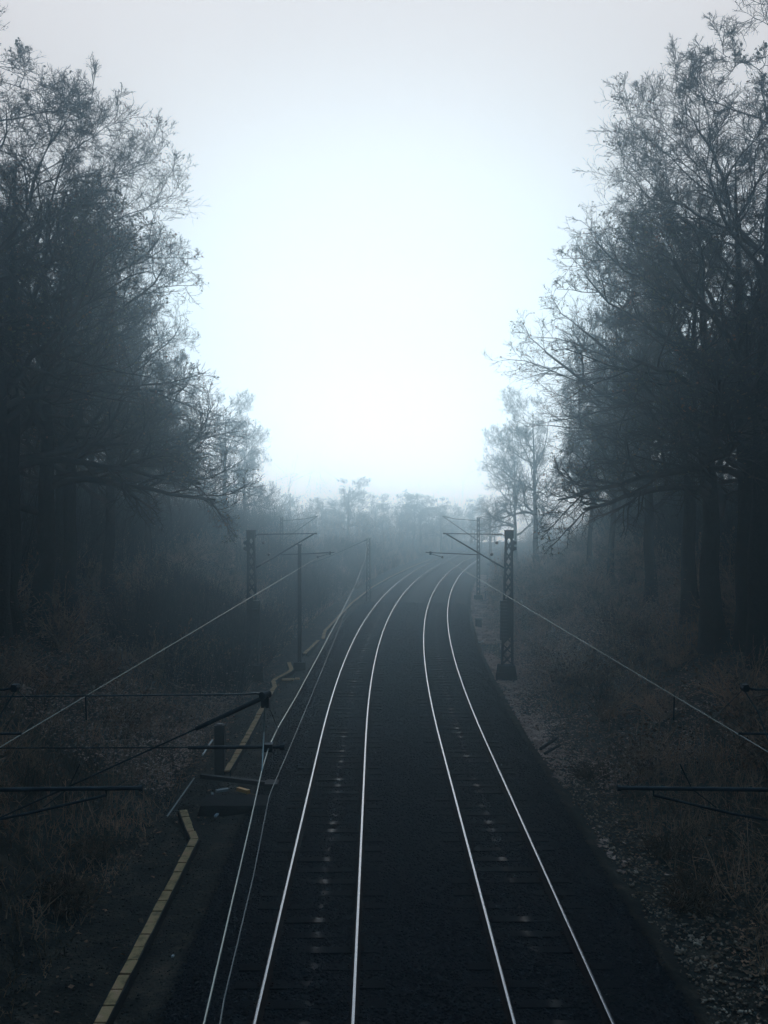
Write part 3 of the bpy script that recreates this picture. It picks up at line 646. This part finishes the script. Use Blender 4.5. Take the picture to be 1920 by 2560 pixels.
# shrubs on the banks: three kinds, copied
def shrub_mesh(seed, nst, leafn):
    global rng
    keep = rng; rng = np.random.default_rng(seed)
    p0 = rng.normal(0, .12, (nst, 3)) * [1, 1, 0]; d = rng.normal(0, .5, (nst, 3)); d[:, 2] = 1; d = unit(d); L = rng.uniform(.7, 1.8, (nst, 1))
    P = [p0]
    for k in range(4): d = unit(d + rng.normal(0, .14, (nst, 3)) + [0, 0, -.03 * k]); P.append(P[-1] + d * L / 4)
    P = np.stack(P, 1); R0 = np.linspace(.016, .006, 5)[None] * rng.uniform(.7, 1.3, (nst, 1))
    P2, R2 = children(P, R0, 6, .25, .42, 45, 3, .2, .6, .12, None, .005)
    P3, R3 = children(P2, R2, 4, .2, .5, 42, 3, .2, .7, .1, None, .004)
    V, Fq = join_np([tubes_np(P, R0, 4), tubes_np(P2, R2, 3), tubes_np(P3, R3, 3)])
    c = P3[rng.integers(0, len(P3), leafn), rng.integers(1, 3, leafn)]; q = unit(rng.normal(0, 1, (leafn, 4, 3))) * rng.uniform(.025, .055, (leafn, 1, 1)); q[:, 2] = -q[:, 0] * .8; q[:, 3] = -q[:, 1] * .8
    LF = np.arange(leafn * 4).reshape(-1, 4) + len(V)
    me = np_mesh('shrub', np.concatenate([V, (c[:, None] + q).reshape(-1, 3)]), np.concatenate([Fq, LF]), [M['scrub'], M['litter']], np.r_[np.zeros(len(Fq), int), np.ones(leafn, int)], link=False)
    rng = keep; return me
SH = [shrub_mesh(21, 34, 900), shrub_mesh(22, 26, 2200), shrub_mesh(23, 44, 250)]
for q, word in ((-1, 'left'), (1, 'right')):
    for i in range(75):
        s = 17 + 78 * random.random() ** 1.1; t_ = q * random.uniform(7.6 if q < 0 else 6.8, 17)
        p = st(s, t_)
        o = bpy.data.objects.new('shrub', random.choice(SH)); C.objects.link(o); o.location = (p.x, p.y, gz(p.x, p.y) - .05); o.rotation_euler = (0, 0, random.uniform(0, 6.28)); k = random.uniform(.7, 1.5); o.scale = (k, k, k * random.uniform(.8, 1.15))
        tag(o, 'tangled brown shrub among others on the %s bank' % word, 'shrub', 'shrubs on the %s bank' % word)
# pale brown fern clumps low on both banks
def fern(x, y, lab):
    n = 160; z = gz(x, y); p0 = np.array([x, y, z]) + rng.normal(0, [.18, .2, .02], (n, 3)); d = rng.normal(0, .8, (n, 3)); d[:, 2] = 1; d = unit(d); L = rng.uniform(.3, .9, (n, 1))
    p1 = p0 + d * L * .6; p2 = p1 + d * [1, 1, -.2] * L * .5
    V, Fq = tubes_np(np.stack([p0, p1, p2], 1), np.array([[.010, .014, .004]]).repeat(n, 0), 3); o = np_mesh('fern', V, Fq, M['fern']); tag(o, lab, 'fern', 'withered fern clumps')
for q, word in ((1, 'right'), (-1, 'left')):
    for (u, v, lab) in ((1668, 2140, 'upper reddish fern clump low on the %s bank'), (1735, 2240, 'middle tan fern clump low on the %s bank'), (1725, 2270, 'lowest tan fern clump on the %s bank'), (1480, 1945, 'tan fern tuft beside the ballast, %s side')):
        if q < 0 and u == 1480: continue
        uu = u if q > 0 else 1900 - u; D = 17.5 if u > 1500 else 26.
        for _ in range(12):
            p = at(uu, v, D); zz = gz(p.x, D); D += (p.z - zz) / ((v - HZ) / F) * .6
        p = at(uu, v, D); fern(p.x, D, lab % word)

# ------------------------------------------------------------------ fog
hz = MB(); hz.box((0, 70, 24), (560, 238, 52)); h = hz.build('haze', bpy.data.materials.new('haze')); tag(h, kind='stuff')
m = h.data.materials[0]; m.use_nodes = True; t = m.node_tree; t.nodes.clear(); vo = t.nodes.new('ShaderNodeVolumePrincipled'); mo = t.nodes.new('ShaderNodeOutputMaterial')
vo.inputs['Color'].default_value = (.64, .87, 1, 1); vo.inputs['Density'].default_value = .0072; vo.inputs['Anisotropy'].default_value = .88
t.links.new(vo.outputs[0], mo.inputs['Volume'])
